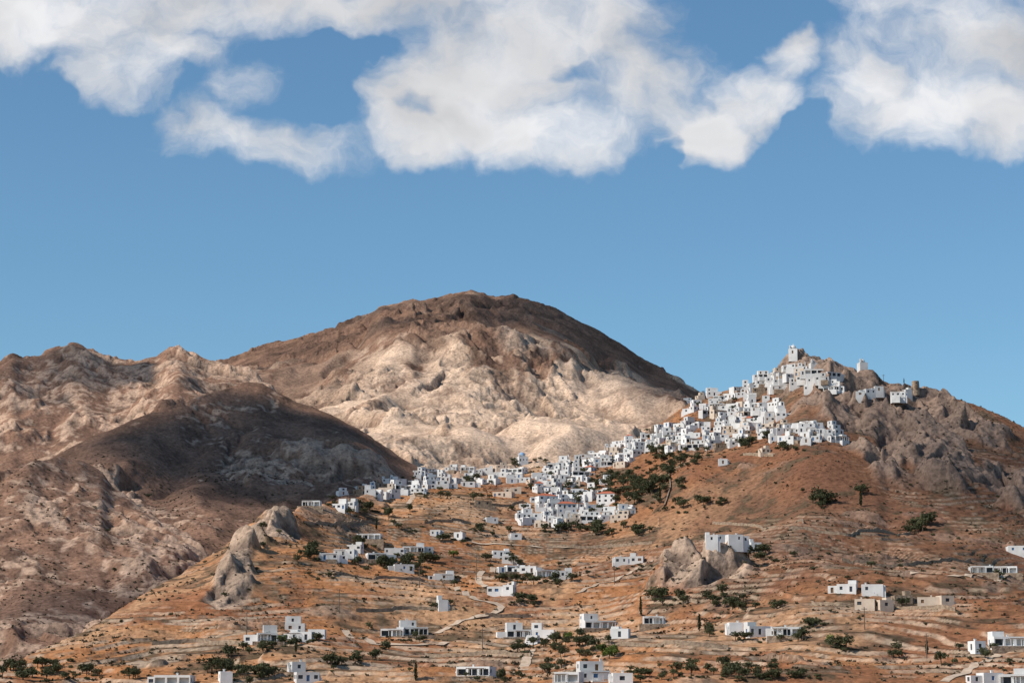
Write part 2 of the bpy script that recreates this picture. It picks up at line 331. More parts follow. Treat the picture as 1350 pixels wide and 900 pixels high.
class MB:
    def __init__(s): s.v=[];s.f=[];s.m=[]
    def quad(s,a,b,c,d,m):
        i=len(s.v); s.v+=[a,b,c,d]; s.f.append((i,i+1,i+2,i+3)); s.m.append(m)
    def box(s,x0,x1,y0,y1,z0,z1,m,top=None):
        s.quad((x0,y0,z0),(x1,y0,z0),(x1,y0,z1),(x0,y0,z1),m)
        s.quad((x1,y0,z0),(x1,y1,z0),(x1,y1,z1),(x1,y0,z1),m)
        s.quad((x1,y1,z0),(x0,y1,z0),(x0,y1,z1),(x1,y1,z1),m)
        s.quad((x0,y1,z0),(x0,y0,z0),(x0,y0,z1),(x0,y1,z1),m)
        s.quad((x0,y0,z1),(x1,y0,z1),(x1,y1,z1),(x0,y1,z1),m if top is None else top)
    def wall(s,o,d,w,z0,z1,ops,m):
        nx,ny=d[1],-d[0]
        def pt(a,z,dep=0): return (o[0]+d[0]*a-nx*dep,o[1]+d[1]*a-ny*dep,z)
        xs=sorted({0,w}|{q for op in ops for q in op[:2]}); zs=sorted({z0,z1}|{q for op in ops for q in op[2:4]})
        for i in range(len(xs)-1):
            for j in range(len(zs)-1):
                mx=(xs[i]+xs[i+1])/2; mz=(zs[j]+zs[j+1])/2
                if any(op[0]<mx<op[1] and op[2]<mz<op[3] for op in ops): continue
                s.quad(pt(xs[i],zs[j]),pt(xs[i+1],zs[j]),pt(xs[i+1],zs[j+1]),pt(xs[i],zs[j+1]),m)
        for (a,b,c,e,mm,dep) in ops:
            s.quad(pt(a,c,dep),pt(b,c,dep),pt(b,e,dep),pt(a,e,dep),mm)
            s.quad(pt(a,c),pt(a,c,dep),pt(a,e,dep),pt(a,e),m); s.quad(pt(b,c,dep),pt(b,c),pt(b,e),pt(b,e,dep),m)
            s.quad(pt(a,c),pt(b,c),pt(b,c,dep),pt(a,c,dep),m); s.quad(pt(a,e,dep),pt(b,e,dep),pt(b,e),pt(a,e),m)
    def vol(s,x0,x1,y0,y1,z0,z1,floors,rng,m,wc,porch=0,par=.35,roof=1):
        for k,(o,d,w) in enumerate((((x0,y0),(1,0),x1-x0),((x1,y0),(0,1),y1-y0),((x1,y1),(-1,0),x1-x0),((x0,y1),(0,-1),y1-y0))):
            ops=[]
            for fl_ in floors:
                if porch and k==0 and fl_==floors[0]:
                    n=max(2,int(w/3.2)); cw=w/n
                    for i in range(n): ops.append((i*cw+.35,(i+1)*cw-.35,fl_+.1,fl_+2.25,9 if rng.random()<.5 else 2,1.6))
                    continue
                n=max(1,int(w/(2.3+rng.random()*1.3))); cw=w/n
                for i in range(n):
                    if rng.random()<.2: continue
                    c=(i+.5)*cw+(rng.random()-.5)*.4
                    if rng.random()<.3: a=(c-.55,c+.55,fl_+.05,fl_+2.1,rng.choice((3,4,2,2,wc)),.25)
                    else:
                        hw=rng.choice((.45,.55,.65,.8)); a=(c-hw,c+hw,fl_+.85,fl_+2.1,rng.choice((2,2,2,wc)),.25)
                    if a[0]>.2 and a[1]<w-.2 and a[3]<z1-.25: ops.append(a)
            s.wall(o,d,w,z0,z1,ops,m)
        t=.28; zr=z1-par
        s.quad((x0,y0,z1),(x1,y0,z1),(x1-t,y0+t,z1),(x0+t,y0+t,z1),m);s.quad((x1,y0,z1),(x1,y1,z1),(x1-t,y1-t,z1),(x1-t,y0+t,z1),m)
        s.quad((x1,y1,z1),(x0,y1,z1),(x0+t,y1-t,z1),(x1-t,y1-t,z1),m);s.quad((x0,y1,z1),(x0,y0,z1),(x0+t,y0+t,z1),(x0+t,y1-t,z1),m)
        x0+=t;x1-=t;y0+=t;y1-=t
        s.quad((x0,y0,zr),(x1,y0,zr),(x1,y1,zr),(x0,y1,zr),roof)
        s.quad((x1,y0,zr),(x0,y0,zr),(x0,y0,z1),(x1,y0,z1),m);s.quad((x1,y1,zr),(x1,y0,zr),(x1,y0,z1),(x1,y1,z1),m)
        s.quad((x0,y1,zr),(x1,y1,zr),(x1,y1,z1),(x0,y1,z1),m);s.quad((x0,y0,zr),(x0,y1,zr),(x0,y1,z1),(x0,y0,z1),m)
    def revolve(s,cx_,cy_,prof,n,m,a0=0,a1=2*math.pi):
        for i in range(n):
            t0=a0+(a1-a0)*i/n; t1=a0+(a1-a0)*(i+1)/n
            for (r0,z0),(r1,z1) in zip(prof[:-1],prof[1:]):
                s.quad((cx_+r0*math.cos(t0),cy_+r0*math.sin(t0),z0),(cx_+r0*math.cos(t1),cy_+r0*math.sin(t1),z0),(cx_+r1*math.cos(t1),cy_+r1*math.sin(t1),z1),(cx_+r1*math.cos(t0),cy_+r1*math.sin(t0),z1),m)
    def hip(s,x0,x1,y0,y1,z,h,m):
        e=.35;x0-=e;x1+=e;y0-=e;y1+=e;ym=(y0+y1)/2;k=min((y1-y0)/2,(x1-x0)/2-.2)
        a=(x0+k,ym,z+h);b=(x1-k,ym,z+h)
        s.quad((x0,y0,z),(x1,y0,z),b,a,m);s.quad((x1,y1,z),(x0,y1,z),a,b,m)
        for (p0,p1,q_) in (((x1,y0,z),(x1,y1,z),b),((x0,y1,z),(x0,y0,z),a)):
            i=len(s.v); s.v+=[p0,p1,q_,q_]; s.f.append((i,i+1,i+2,i+3)); s.m.append(m)
        s.quad((x0,y1,z),(x1,y1,z),(x1,y0,z),(x0,y0,z),0)
    def mesh(s,name): return mesh_np(name,s.v,s.f,BM,None,s.m,False)
def house_mesh(w,d,n,rng,style='white',H=2.85,D0=-4.5):
    b=MB(); m=0
    if style=='cream': m=6
    if style=='stone': m=5
    wc=rng.choice((3,4,4,2))
    if style=='red':
        b.vol(-w/2,w/2,-d/2,d/2,D0,H*n,[H*i for i in range(n)],rng,0,wc)
        b.hip(-w/2,w/2,-d/2,d/2,H*n+.02,1.6,7)
        return b
    porch = style=='villa' or (w>10 and rng.random()<.4)
    b.vol(-w/2,w/2,-d/2,d/2,D0,H+.2,[0],rng,m,wc,porch)
    if n==1:
        if rng.random()<.4:
            ww=w*rng.uniform(.25,.45); x=rng.choice((-w/2+.03,w/2-ww-.03)); b.vol(x,x+ww,-d/2+1.6,d/2-.1,H-.3,H+rng.uniform(.8,2.2),[],rng,m,wc)
    else:
        for k in range(1,n):
            f=rng.uniform(.4,.8) if style!='tower' else .95
            ww=(w-.1)*f; x=rng.choice((-w/2+.05,w/2-ww-.05)); yf=-d/2+(rng.choice((1.2,1.8,2.4)) if style!='tower' else .05)
            b.vol(x,x+ww,yf,d/2-.05,H*k-.3,H*(k+1)+.2,[H*k+.05],rng,m,wc)
    r=rng.random()
    if r<.4 and w>6:
        sx=rng.choice((-1,1)); aw=rng.uniform(2.2,4); x0=sx*w/2 if sx>0 else -w/2-aw
        b.vol(x0+.02*sx,x0+aw+.02*sx,-d/2+rng.uniform(.5,1.5),d/2-.8,D0,rng.uniform(2.0,2.6),[-.3],rng,m,wc)
    elif r<.6:
        sx=1 if rng.random()<.5 else -1
        for i in range(8):
            y=-d/2+.3+i*.45; x=sx*(w/2+.02); b.box(min(x,x+sx*.9),max(x,x+sx*.9),y,y+.45,D0,.35*(i+1),m)
    if rng.random()<.5:
        x=rng.uniform(-w/3,w/3); y=d/2-1; b.box(x-.3,x+.3,y-.3,y+.3,H-.2,H*n+.9,m); b.box(x-.38,x+.38,y-.38,y+.38,H*n+.902,H*n+1.05,m)
    if style=='villa' or (w>8.5 and rng.random()<.35):
        pw=w*.5; x0=-w/2+ (w-pw)*rng.random(); yy=-d/2-2.6
        b.box(x0-.2,x0+pw+.2,yy-.2,-d/2-.01,D0,-.05,m if rng.random()<.3 else 5)
        for i in range(4): 
            xx=x0+pw*i/3; b.box(xx-.09,xx+.09,yy,yy+.18,-.05,2.25,m)
        b.box(x0-.2,x0+pw+.2,yy-.05,yy+.2,2.252,2.4,4)
        for i in range(9):
            xx=x0+pw*i/8; b.box(xx-.05,xx+.05,yy-.2,-d/2-.01,2.402,2.5,4)
    if style in('villa','stone'):
        b.box(-w/2-2,w/2+2.4,-d/2-3.4,-d/2-3.0,-6,-.2,5)
    return b
def place(name,me_b,u,v,rot=0,dz=0,meshname=None,ymin=640):
    p=locate(u,v,ymin=ymin)
    if p is None: return None
    me=me_b.mesh(meshname or name)
    return addobj(name,me,(p[0],p[1],p[2]+dz),rot)
rng=random.Random(11)
HS=[(628,892,46,1,'villa'),(782,897,40,2,'white'),(750,899,34,1,'villa'),(820,900,26,1,'white'),(230,903,48,1,'white'),(297,897,16,1,'white'),(404,899,30,1,'white'),(392,884,18,1,'white'),
(335,849,24,1,'white'),(352,845,26,2,'villa'),(389,832,26,2,'white'),(398,845,30,1,'white'),(418,840,22,1,'white'),
(518,839,30,1,'villa'),(545,837,36,2,'villa'),(683,840,32,2,'villa'),(716,840,30,2,'white'),(703,848,14,1,'white'),(788,828,42,2,'villa'),(818,840,24,1,'white'),(861,823,26,1,'villa'),
(969,832,18,1,'white'),(998,837,30,1,'white'),(1038,839,36,1,'villa'),(1020,842,20,1,'white'),(1327,853,42,1,'villa'),(1305,900,28,1,'white'),(1335,902,34,1,'villa'),(1288,860,12,1,'white'),
(1141,801,26,1,'cream'),(1165,802,20,1,'cream'),(1117,781,25,1,'white'),(1150,781,28,1,'white'),(1189,798,24,1,'stone'),(1224,799,28,1,'cream'),(1246,797,18,1,'cream'),
(1295,757,30,1,'villa'),(1325,756,32,1,'villa'),(1342,728,26,1,'white'),
(585,765,26,1,'white'),(583,802,10,1,'white'),(655,784,24,1,'white'),(672,782,14,1,'white'),(678,754,24,1,'villa'),(697,755,22,1,'white'),(718,760,26,1,'villa'),(742,762,24,1,'white'),(660,734,22,1,'white'),(672,741,20,1,'white'),
(434,738,26,1,'white'),(455,733,28,1,'white'),(487,712,32,1,'villa'),(468,727,20,1,'white'),(496,738,26,1,'villa'),(520,733,26,1,'white'),(545,729,28,1,'white'),(560,728,20,1,'white'),(532,753,26,1,'white'),(512,740,18,1,'white'),(575,706,14,1,'white'),(606,710,12,1,'white'),(680,710,14,1,'white'),
(822,743,24,1,'white'),(840,742,18,1,'white'),
(938,715,16,1,'white'),(952,714,18,1,'white'),(968,717,20,1,'white'),(983,721,18,1,'white'),(995,727,14,1,'white'),
(648,689,16,1,'white'),(664,655,26,1,'cream'),(680,650,14,1,'cream'),(636,668,22,1,'stone'),(411,668,24,1,'villa'),(448,672,18,2,'white'),(462,670,16,1,'white'),(494,655,20,1,'white'),
(953,612,12,1,'white'),(1008,598,12,1,'cream'),
(1134,524,12,1,'white'),(1146,520,14,1,'white'),(1158,525,12,1,'white'),(1184,523,20,1,'white'),(1196,520,10,1,'white'),
(720,667,26,2,'red'),(746,677,26,2,'red'),(800,664,24,2,'red'),(758,640,14,1,'cream'),(690,684,20,2,'white'),(826,678,22,2,'white'),(806,681,22,2,'white'),(780,672,18,1,'white'),(712,684,20,1,'white'),(732,688,20,1,'white')]
for (u,v,w,n,stl) in HS:
    p=locate(u,v)
    if p is None: continue
    ww=w*p[1]/3000*1.0; dd=min(max(5,ww*.6),8)
    b=house_mesh(max(4,ww),dd,n,rng,stl)
    nm={'white':'white_cubic_house','villa':'white_villa','cream':'cream_house','stone':'stone_house','red':'red_roof_house','tower':'white_tower_house'}[stl]
    addobj(nm,b.mesh(nm),(p[0],p[1],p[2]),rng.uniform(-.35,.35))
def inpoly(u,v,P_):
    c=False;n=len(P_);j=n-1
    for i in range(n):
        if (P_[i][1]>v)!=(P_[j][1]>v) and u<(P_[j][0]-P_[i][0])*(v-P_[i][1])/(P_[j][1]-P_[i][1])+P_[i][0]: c=not c
        j=i
    return c
TOWN=[([(445,652),(480,645),(520,634),(560,622),(620,620),(690,622),(690,636),(620,640),(560,648),(520,657),(480,656)],11.5,5.4,.06),
([(690,634),(735,614),(790,598),(830,578),(880,562),(940,559),(985,560),(985,586),(930,594),(880,594),(850,590),(830,614),(790,616),(765,632),(720,650)],10.6,5.3,.06),
([(905,530),(930,520),(980,507),(1010,497),(1030,490),(1045,490),(1040,504),(1028,514),(1005,522),(1022,538),(1038,550),(1025,568),(985,572),(960,556),(935,548),(905,545)],11.4,5.9,.1),
([(1005,570),(1050,560),(1112,564),(1112,582),(1050,585),(1010,584)],13,6.8,.1),
([(1036,500),(1060,490),(1099,490),(1101,518),(1068,522),(1045,512)],13,6.6,.1),
([(686,668),(740,653),(790,658),(842,672),(842,688),(790,690),(740,696),(686,694)],18,9,.1),
([(700,655),(745,628),(800,638),(800,652),(750,658)],17,9,.1)]
cnt=0
for poly,du,dv,skip in TOWN:
    us=[q_[0] for q_ in poly];vs=[q_[1] for q_ in poly]; pts=[]
    for _ in range(5000):
        u=rng.uniform(min(us),max(us));v=rng.uniform(min(vs),max(vs))
        if not inpoly(u,v,poly): continue
        if any(((u-a)/du)**2+((v-b_)/dv)**2<1 for a,b_ in pts): continue
        pts.append((u,v))
    for u,v in pts:
        if rng.random()<skip: continue
        p=locate(u,v)
        if p is None: continue
        w=rng.choice((5,5.5,6,6.5,7,8,9,10.5,12)); n=rng.choice((1,1,1,2,2))
        stl=rng.choice(('white',)*32+('cream',)*4+('tower',)*2+('stone','red'))
        if stl=='red' and w>8: w=8
        nm={'white':'white_cubic_house','cream':'cream_house','tower':'white_tower_house','stone':'stone_house','red':'red_roof_house'}[stl]
        b=house_mesh(w,rng.uniform(4.5,6.5),n,rng,stl,rng.choice((2.5,2.7,2.9)),-3.2)
        addobj(nm,b.mesh(nm),(p[0],p[1],p[2]-.3),rng.choice((0,0,.35,-.35,.6,-.5))+rng.uniform(-.2,.2)); cnt+=1
print('town houses',cnt,time.time()-T0)
def church(s,domem,w=8,d=9,h=5.5,drum=.8):
    b=MB(); r_=random.Random(s)
    b.vol(-w/2,w/2,-d/2,d/2,-5,h,[0.4],r_,0,4)
    R_=w*.33
    b.revolve(0,0,[(R_,h-.4),(R_,h+drum),(R_*1.08,h+drum+.02),(R_*1.08,h+drum+.22)],16,0)
    b.revolve(0,0,[(R_*1.02*math.cos(a),h+drum+.23+R_*1.0*math.sin(a)) for a in np.linspace(0,math.pi/2,7)],16,domem)
    zt=h+drum+.23+R_
    b.box(-.1,.1,-.1,.1,zt-.1,zt+1.0,0); b.box(-.4,-.101,-.08,.08,zt+.5,zt+.7,0); b.box(.101,.4,-.08,.08,zt+.5,zt+.7,0)
    b.revolve(0,d/2-.1,[(w*.25,-5),(w*.25,2.6),(0.01,3.8)],12,0,0,math.pi)
    bx=-w/2+.9
    for yy in(-1.3,-.1,1.1): b.box(bx-.3,bx+.3,yy-.25-d/4,yy+.25-d/4,h-.1,h+1.7,0)
    b.box(bx-.32,bx+.32,-1.6-d/4,1.4-d/4,h+1.702,h+2.0,0); b.box(bx-.3,bx+.3,-.6-d/4,.4-d/4,h+2.002,h+2.6,0)
    return b
place('blue_domed_church',church(1,8,8.5,10,4.4,1.3),688,611,.3,1)
place('white_domed_church',church(2,0,6,7,3.8),1046,475,-.2,.3)
place('white_domed_chapel',church(3,0,5.5,6,2.6,.4),1137,486,.2,1.2)
place('white_domed_chapel',church(4,0,4.5,5,2.4,.4),1072,484,.2,.3)
place('white_tower_house',house_mesh(9,6,2,rng,'tower'),1040,494,.1)
place('white_tower_house',house_mesh(6,5,2,rng,'tower'),1030,503,.3)
b=MB(); b.revolve(0,0,[(3.0,-5),(2.7,0),(2.4,4.8),(2.0,4.82),(1.95,3.5),(0.01,3.4)],18,5); b.box(-.5,.5,-2.95,-2.4,-1,2,4)
b.box(-.35,.35,-2.75,-2.3,3.0,3.7,2)
place('stone_windmill_tower',b,1207,514,0,.3)
# ---------------------------------------------------------------- utility poles
M_P=noisemat('weathered_pole',(.10,.085,.07),(.16,.13,.1),1,.9)
BM.append(M_P)
def pole(h):
    b=MB(); b.revolve(0,0,[(.2,-2),(.13,h),(0.01,h+.02)],8,10); b.box(-1.0,1.0,-.22,-.135,h-.9,h-.72,10)
    for x in(-.85,0.3,.85): b.box(x-.05,x+.05,-.21,-.15,h-.719,h-.5,10)
    return b
for u,v,h in((628,765,12),(447,808,10),(325,838,9),(1039,745,9),(636,862,9),(553,775,9),(1222,870,8),(497,700,7),(940,504,6),(914,516,6),(1165,504,5),(1190,505,5),(760,700,8),(870,700,8),(1140,830,8),(700,640,7),(1010,640,8),(810,770,8)):
    place('utility_pole',pole(h),u,v,rng.uniform(-.5,.5))
# ---------------------------------------------------------------- roads and walls
def poly3(pts,stepm=2.0):
    W=[locate(u,v) for u,v in pts]; W=[w for w in W if w]
    out=[]
    for a,c in zip(W[:-1],W[1:]):
        n=max(1,int(math.hypot(c[0]-a[0],c[1]-a[1])/stepm))
        for i in range(n): out.append((a[0]+(c[0]-a[0])*i/n,a[1]+(c[1]-a[1])*i/n))
    out.append(W[-1][:2]); o=np.array(out)
    for _ in range(6):
        if len(o)>4: o[1:-1]=(o[:-2]+o[1:-1]*2+o[2:])/4
    return o
M_RD=noisemat('pale_dirt_track',(.40,.30,.22),(.54,.43,.33),.5,1)
def road(name,pts,w,off=.15,mat=M_RD):
    o=poly3(pts); t=np.gradient(o,axis=0); t/=np.linalg.norm(t,axis=1)[:,None]+1e-9; n=np.stack([-t[:,1],t[:,0]],1)
    K=7; vs=[]
    for k in range(K):
        q_=o+n*w*(k/(K-1)-.5); z=hgt(q_[:,0],q_[:,1])
        vs.append(np.column_stack([q_,z]))
    vs=np.stack(vs,1); vs[:,:,2]=(vs[:,:,2]*.6+vs[:,:,2].max(1,keepdims=True)*.4)+off
    n_=len(o); ix=np.arange(n_*K).reshape(n_,K)
    F_=np.stack([ix[:-1,:-1],ix[1:,:-1],ix[1:,1:],ix[:-1,1:]],-1).reshape(-1,4)
    addobj(name,mesh_np(name,vs.reshape(-1,3),F_,[mat]))
for pts,w in (([(575,835),(600,822),(640,812),(662,803),(664,797),(640,794),(615,785),(602,774)],3.2),([(455,832),(480,842),(500,850),(540,853),(590,846)],3.2),([(540,648),(545,656),(538,664)],3),
  ([(1245,899),(1275,886),(1300,872),(1315,862)],3),([(690,884),(694,868),(700,858)],3.5),([(640,775),(630,765),(634,755),(650,748)],3),([(560,700),(620,715),(660,718),(760,722)],1.6),
  ([(1200,757),(1270,760),(1345,758)],3),([(760,782),(820,760),(860,738)],1.6),([(985,598),(1020,600)],3)):
    road('dirt_track',pts,w)
def wallobj(pts,h=1.2,th_=.5):
    o=poly3(pts,1.5); t=np.gradient(o,axis=0); t/=np.linalg.norm(t,axis=1)[:,None]+1e-9; n=np.stack([-t[:,1],t[:,0]],1)*th_/2
    z=hgt(o[:,0],o[:,1]); j=RS.rand(len(o))*.35
    a=o+n;c=o-n
    vs=np.stack([np.column_stack([a,z-1]),np.column_stack([a,z+h+j]),np.column_stack([c,z+h+j]),np.column_stack([c,z-1])],1)
    n_=len(o); ix=np.arange(n_*4).reshape(n_,4)
    F_=np.concatenate([np.stack([ix[:-1,k],ix[1:,k],ix[1:,k+1],ix[:-1,k+1]],-1) for k in range(3)])
    addobj('dry_stone_wall',mesh_np('dry_stone_wall',vs.reshape(-1,3),F_,[M_S],None,None,False))
for pts in ([(1070,796),(1110,799),(1180,803),(1260,805)],[(470,806),(540,802),(600,806)],[(620,665),(660,668),(690,662)],[(400,690),(450,692),(500,690)],[(560,865),(640,862),(700,866)],[(440,760),(500,762),(560,768)],
   [(880,620),(884,645),(876,668)],[(940,690),(1000,694),(1060,690)],[(820,850),(900,852),(960,856)],[(1040,700),(1120,708),(1200,704)],[(560,690),(620,690),(650,700)],[(980,600),(1020,602)],[(720,720),(800,722),(860,716)],
   [(850,790),(920,795)],[(200,850),(260,846),(320,850)],[(1110,740),(1200,746),(1280,742)],[(640,812),(700,814)]):
    wallobj(pts)
# ---------------------------------------------------------------- vegetation
def leafmat(name,c1,c2):
    m,nt,b=newmat(name,.8); N=nt.nodes;Lk=nt.links
    g_=N.new('ShaderNodeNewGeometry'); oi=N.new('ShaderNodeObjectInfo')
    ad=N.new('ShaderNodeMath'); ad.operation='MULTIPLY_ADD'; ad.inputs[1].default_value=.6
    mm=N.new('ShaderNodeMath'); mm.operation='MULTIPLY'; mm.inputs[1].default_value=.4
    Lk.new(oi.outputs['Random'],mm.inputs[0]); Lk.new(g_.outputs['Random Per Island'],ad.inputs[0]); Lk.new(mm.outputs[0],ad.inputs[2])
    r=N.new('ShaderNodeValToRGB'); r.color_ramp.elements[0].color=(*c1,1); r.color_ramp.elements[1].color=(*c2,1)
    Lk.new(ad.outputs[0],r.inputs['Fac']); Lk.new(r.outputs[0],b.inputs['Base Color'])
    return m
M_L=leafmat('olive_foliage',(.032,.038,.018),(.12,.125,.062))
M_L2=leafmat('cypress_foliage',(.015,.025,.012),(.045,.06,.025))
M_LG=leafmat('bright_foliage',(.07,.11,.02),(.16,.20,.05))
M_LS=leafmat('dry_shrub_foliage',(.048,.042,.025),(.13,.10,.06))
M_TR=noisemat('bark',(.07,.05,.035),(.13,.1,.07),2,.95)
def leaf_cluster(c,r,n,size,rs,flat=.8):
    d=rs.normal(size=(n,3)); d/=np.linalg.norm(d,axis=1)[:,None]; rad=r*rs.rand(n)**.45
    p=c+d*rad[:,None]*np.array([1,1,flat])
    a=rs.normal(size=(n,3)); a/=np.linalg.norm(a,axis=1)[:,None]
    b_=np.cross(a,rs.normal(size=(n,3))); b_/=np.linalg.norm(b_,axis=1)[:,None]
    s=size*(.6+.8*rs.rand(n))[:,None]
    return np.stack([p-a*s,p+b_*s*.6,p+a*s,p-b_*s*.6],1).reshape(-1,3)
def tree_mesh(name,kind,seed):
    rs=np.random.RandomState(seed); vs=[];fs=[];mi=[]
    def tube(p0,p1,r0,r1):
        p0=np.array(p0,float);p1=np.array(p1,float); base=sum(len(q_) for q_ in vs); k=6; ring=[]
        for p_,r in((p0,r0),(p1,r1)):
            for i in range(k): ring.append(p_+np.array([math.cos(i*2*math.pi/k)*r,math.sin(i*2*math.pi/k)*r,0]))
        vs.append(np.array(ring))
        for i in range(k): fs.append((base+i,base+(i+1)%k,base+k+(i+1)%k,base+k+i)); mi.append(1)
    L_=[]
    if kind=='cypress':
        h=8; tube((0,0,-1),(0,0,h*.6),.22,.08)
        for i in range(26):
            z=.8+ (h-.8)*i/25; r=.95*math.sin(math.pi*min(1,(i+2.5)/28))**.6*(1-.55*i/25)
            tube((0,0,z-.3),(r*.5*math.cos(i*2.4),r*.5*math.sin(i*2.4),z),.05,.02)
            L_.append(leaf_cluster(np.array([rs.normal()*.12,rs.normal()*.12,z]),r,26,.26,rs,.9))
    elif kind=='shrub':
        for i in range(5):
            a=i*1.3; e=(math.cos(a)*.9,math.sin(a)*.9,.9+rs.rand()*.5); tube((0,0,-.6),e,.07,.03)
        for i in range(15):
            a=rs.rand()*6.28; r=rs.rand()**.5*1.5
            L_.append(leaf_cluster(np.array([math.cos(a)*r,math.sin(a)*r,.4+rs.rand()*1.1*(1-r/2.2)]),.6,24,.24,rs))
    else:
        h=rs.uniform(1.6,2.6); tube((0,0,-1.5),(.15,.1,h),.3,.2)
        n=7
        for i in range(n):
            a=i*2*math.pi/n+rs.rand()*.6; r=rs.uniform(1.0,2.3); z=h+rs.uniform(.5,2.2); e=np.array([math.cos(a)*r,math.sin(a)*r,z])
            tube((.15,.1,h-.1),e,.13,.04)
            for j in range(6): L_.append(leaf_cluster(e+rs.normal(size=3)*np.array([.75,.75,.5]),rs.uniform(.45,.85),20,.28,rs))
        for j in range(10): L_.append(leaf_cluster(np.array([0,0,h+1.6])+rs.normal(size=3)*np.array([1.0,1.0,.7]),.8,20,.28,rs))
    base=sum(len(q_) for q_ in vs); LV=np.concatenate(L_); n=len(LV)//4
    allv=np.concatenate(vs+[LV]); lf=(np.arange(n*4).reshape(n,4)+base)
    F_=np.concatenate([np.array(fs),lf]); mi=mi+[0]*n
    lm={'cypress':M_L2,'shrub':M_L,'olive':M_L,'bright':M_LG}[kind]
    return mesh_np(name,allv,F_,[lm,M_TR],None,mi,False)
TM={k:[tree_mesh(nm,k,i*13+5) for i in range(5)] for k,nm in(('olive','olive_tree'),('cypress','cypress_tree'),('shrub','green_shrub'),('bright','carob_tree'))}
NM={'olive':'olive_tree','cypress':'cypress_tree','shrub':'green_shrub','bright':'carob_tree'}
def tree(kind,u,v,s=1):
    p=locate(u,v)
    if p is None: return
    s*=min(1.05,.8*p[1]/900)
    addobj(NM[kind],rng.choice(TM[kind]),(p[0],p[1],p[2]),rng.uniform(0,6.28),(s*rng.uniform(.85,1.2),s*rng.uniform(.85,1.2),s*rng.uniform(.8,1.1)))
for u,v,ru,rv,n,s in ((850,640,32,16,46,1.2),(825,650,26,10,24,1.1),(880,612,25,10,22,1.0),(862,602,18,8,12,1),(905,608,14,6,8,1),(800,634,24,6,14,1),(845,665,22,8,12,1.1),(695,612,22,5,9,.9),(640,657,14,4,6,.9),(620,634,10,4,4,.8),
  (495,676,34,5,16,1),(440,668,10,5,4,1),(580,653,24,4,9,.8),(410,732,16,8,13,1.1),(500,747,45,5,22,1),(560,742,30,6,14,1),(480,722,16,5,8,.9),(600,712,22,5,9,.8),(660,762,16,5,8,.9),(700,768,26,4,10,.9),(700,793,22,6,12,1),
  (672,742,25,5,10,.9),(740,768,20,4,8,.8),(875,792,18,6,13,1.1),(950,792,14,8,9,1),(975,800,20,8,10,1),(1025,800,8,4,3,1.4),(725,850,38,9,20,1),(770,846,20,6,8,1),(760,862,38,5,11,1),(690,862,10,4,4,1),(1110,856,10,5,5,1.4),
  (1090,664,16,7,9,1.3),(1218,696,10,8,7,1.3),(950,664,22,4,9,.9),(890,668,18,8,8,.9),(1006,736,14,8,9,1.1),(984,738,10,4,3,1),(290,882,14,10,9,1.4),(325,892,18,6,9,1.1),(350,890,18,6,8,1.1),(440,878,16,6,9,1.1),(480,868,20,5,7,1),
  (370,852,28,5,11,1),(330,858,20,4,7,.9),(420,846,14,4,6,.9),(960,890,34,8,22,1.1),(1020,892,34,8,19,1.0),(1060,892,20,5,8,1.0),(900,890,34,7,15,1.0),(850,892,24,6,9,1.0),(1245,875,12,4,4,1.2),(1070,830,12,6,7,1.1),(1050,845,20,3,5,1),
  (30,892,40,12,22,1.1),(120,890,30,9,12,1.0),(60,878,20,6,7,1.0),(690,892,20,5,7,1),(735,880,18,4,6,1),(170,892,20,6,5,1),(515,855,10,3,3,.9),(940,837,14,5,5,1),(985,844,30,3,7,.9),(1180,865,14,4,3,1),(790,700,24,6,10,.9),
  (720,699,30,4,12,.9),(760,694,24,4,10,.9),(690,675,10,4,5,.8),(770,660,20,6,10,.9),(800,674,30,4,7,.8),(1005,576,14,5,6,.9),(980,588,14,4,8,.9),(925,600,24,4,11,.9),(1040,592,20,3,6,.9),(700,645,12,4,5,.8),(895,640,8,4,4,.9),(835,702,20,5,7,.9),
  (1180,802,16,3,3,.8),(1320,762,16,3,3,.8),(1135,650,5,4,3,1.2),(1200,700,6,3,2,1),(570,800,24,5,5,.8),(420,760,20,5,5,.8),(350,700,10,5,2,.7),(540,700,24,6,6,.8),(640,700,24,6,9,.8),
  (760,622,40,8,12,.7),(900,575,60,10,16,.7),(960,545,30,16,10,.7),(600,634,60,6,14,.7),(600,760,50,14,8,.8),(840,748,30,6,7,.8),(1300,862,30,6,6,.9),(545,845,30,3,7,.8),(630,896,30,3,5,.8),(760,645,30,5,10,.8)):
    for i in range(n):
        tree('olive' if rng.random()<.6 else 'shrub',u+rng.gauss(0,.62)*ru,v+rng.gauss(0,.62)*rv,s*rng.uniform(.6,1.15))
for u,v,s in ((845,812,1.2),(1135,668,1),(548,897,1.2),(922,832,1.1),(808,614,.8),(765,614,.8),(742,655,.8),(870,660,1),(1222,862,1.1),(496,700,.8),(390,860,1),(1160,504,.5),(1192,510,.5)):
    tree('cypress',u,v,s)
for u,v,s in((803,868,1.3),(810,866,1.2),(795,866,1.1),(372,850,.9),(598,735,.8),(750,846,.9),(1095,850,.9)): tree('bright',u,v,s)
for i in range(230):
    u=rng.uniform(120,1350); v=rng.uniform(630,897)
    tree('shrub' if rng.random()<.85 else 'olive',u,v,rng.uniform(.32,.7))
rs=np.random.RandomState(5)
n=38000
yy=690+rs.rand(n)**.8*950; xx=(rs.rand(n)-.5)*.54*yy
dn=fbm(xx,yy,45,3,400)+fbm(xx,yy,12,2,410)*.4
keep=(dn>-.02)|(rs.rand(n)<.25); xx=xx[keep];yy=yy[keep]; n=len(xx); zz=hgt(xx,yy)
sz=.28+rs.rand(n)**2.6*1.0
Q=9
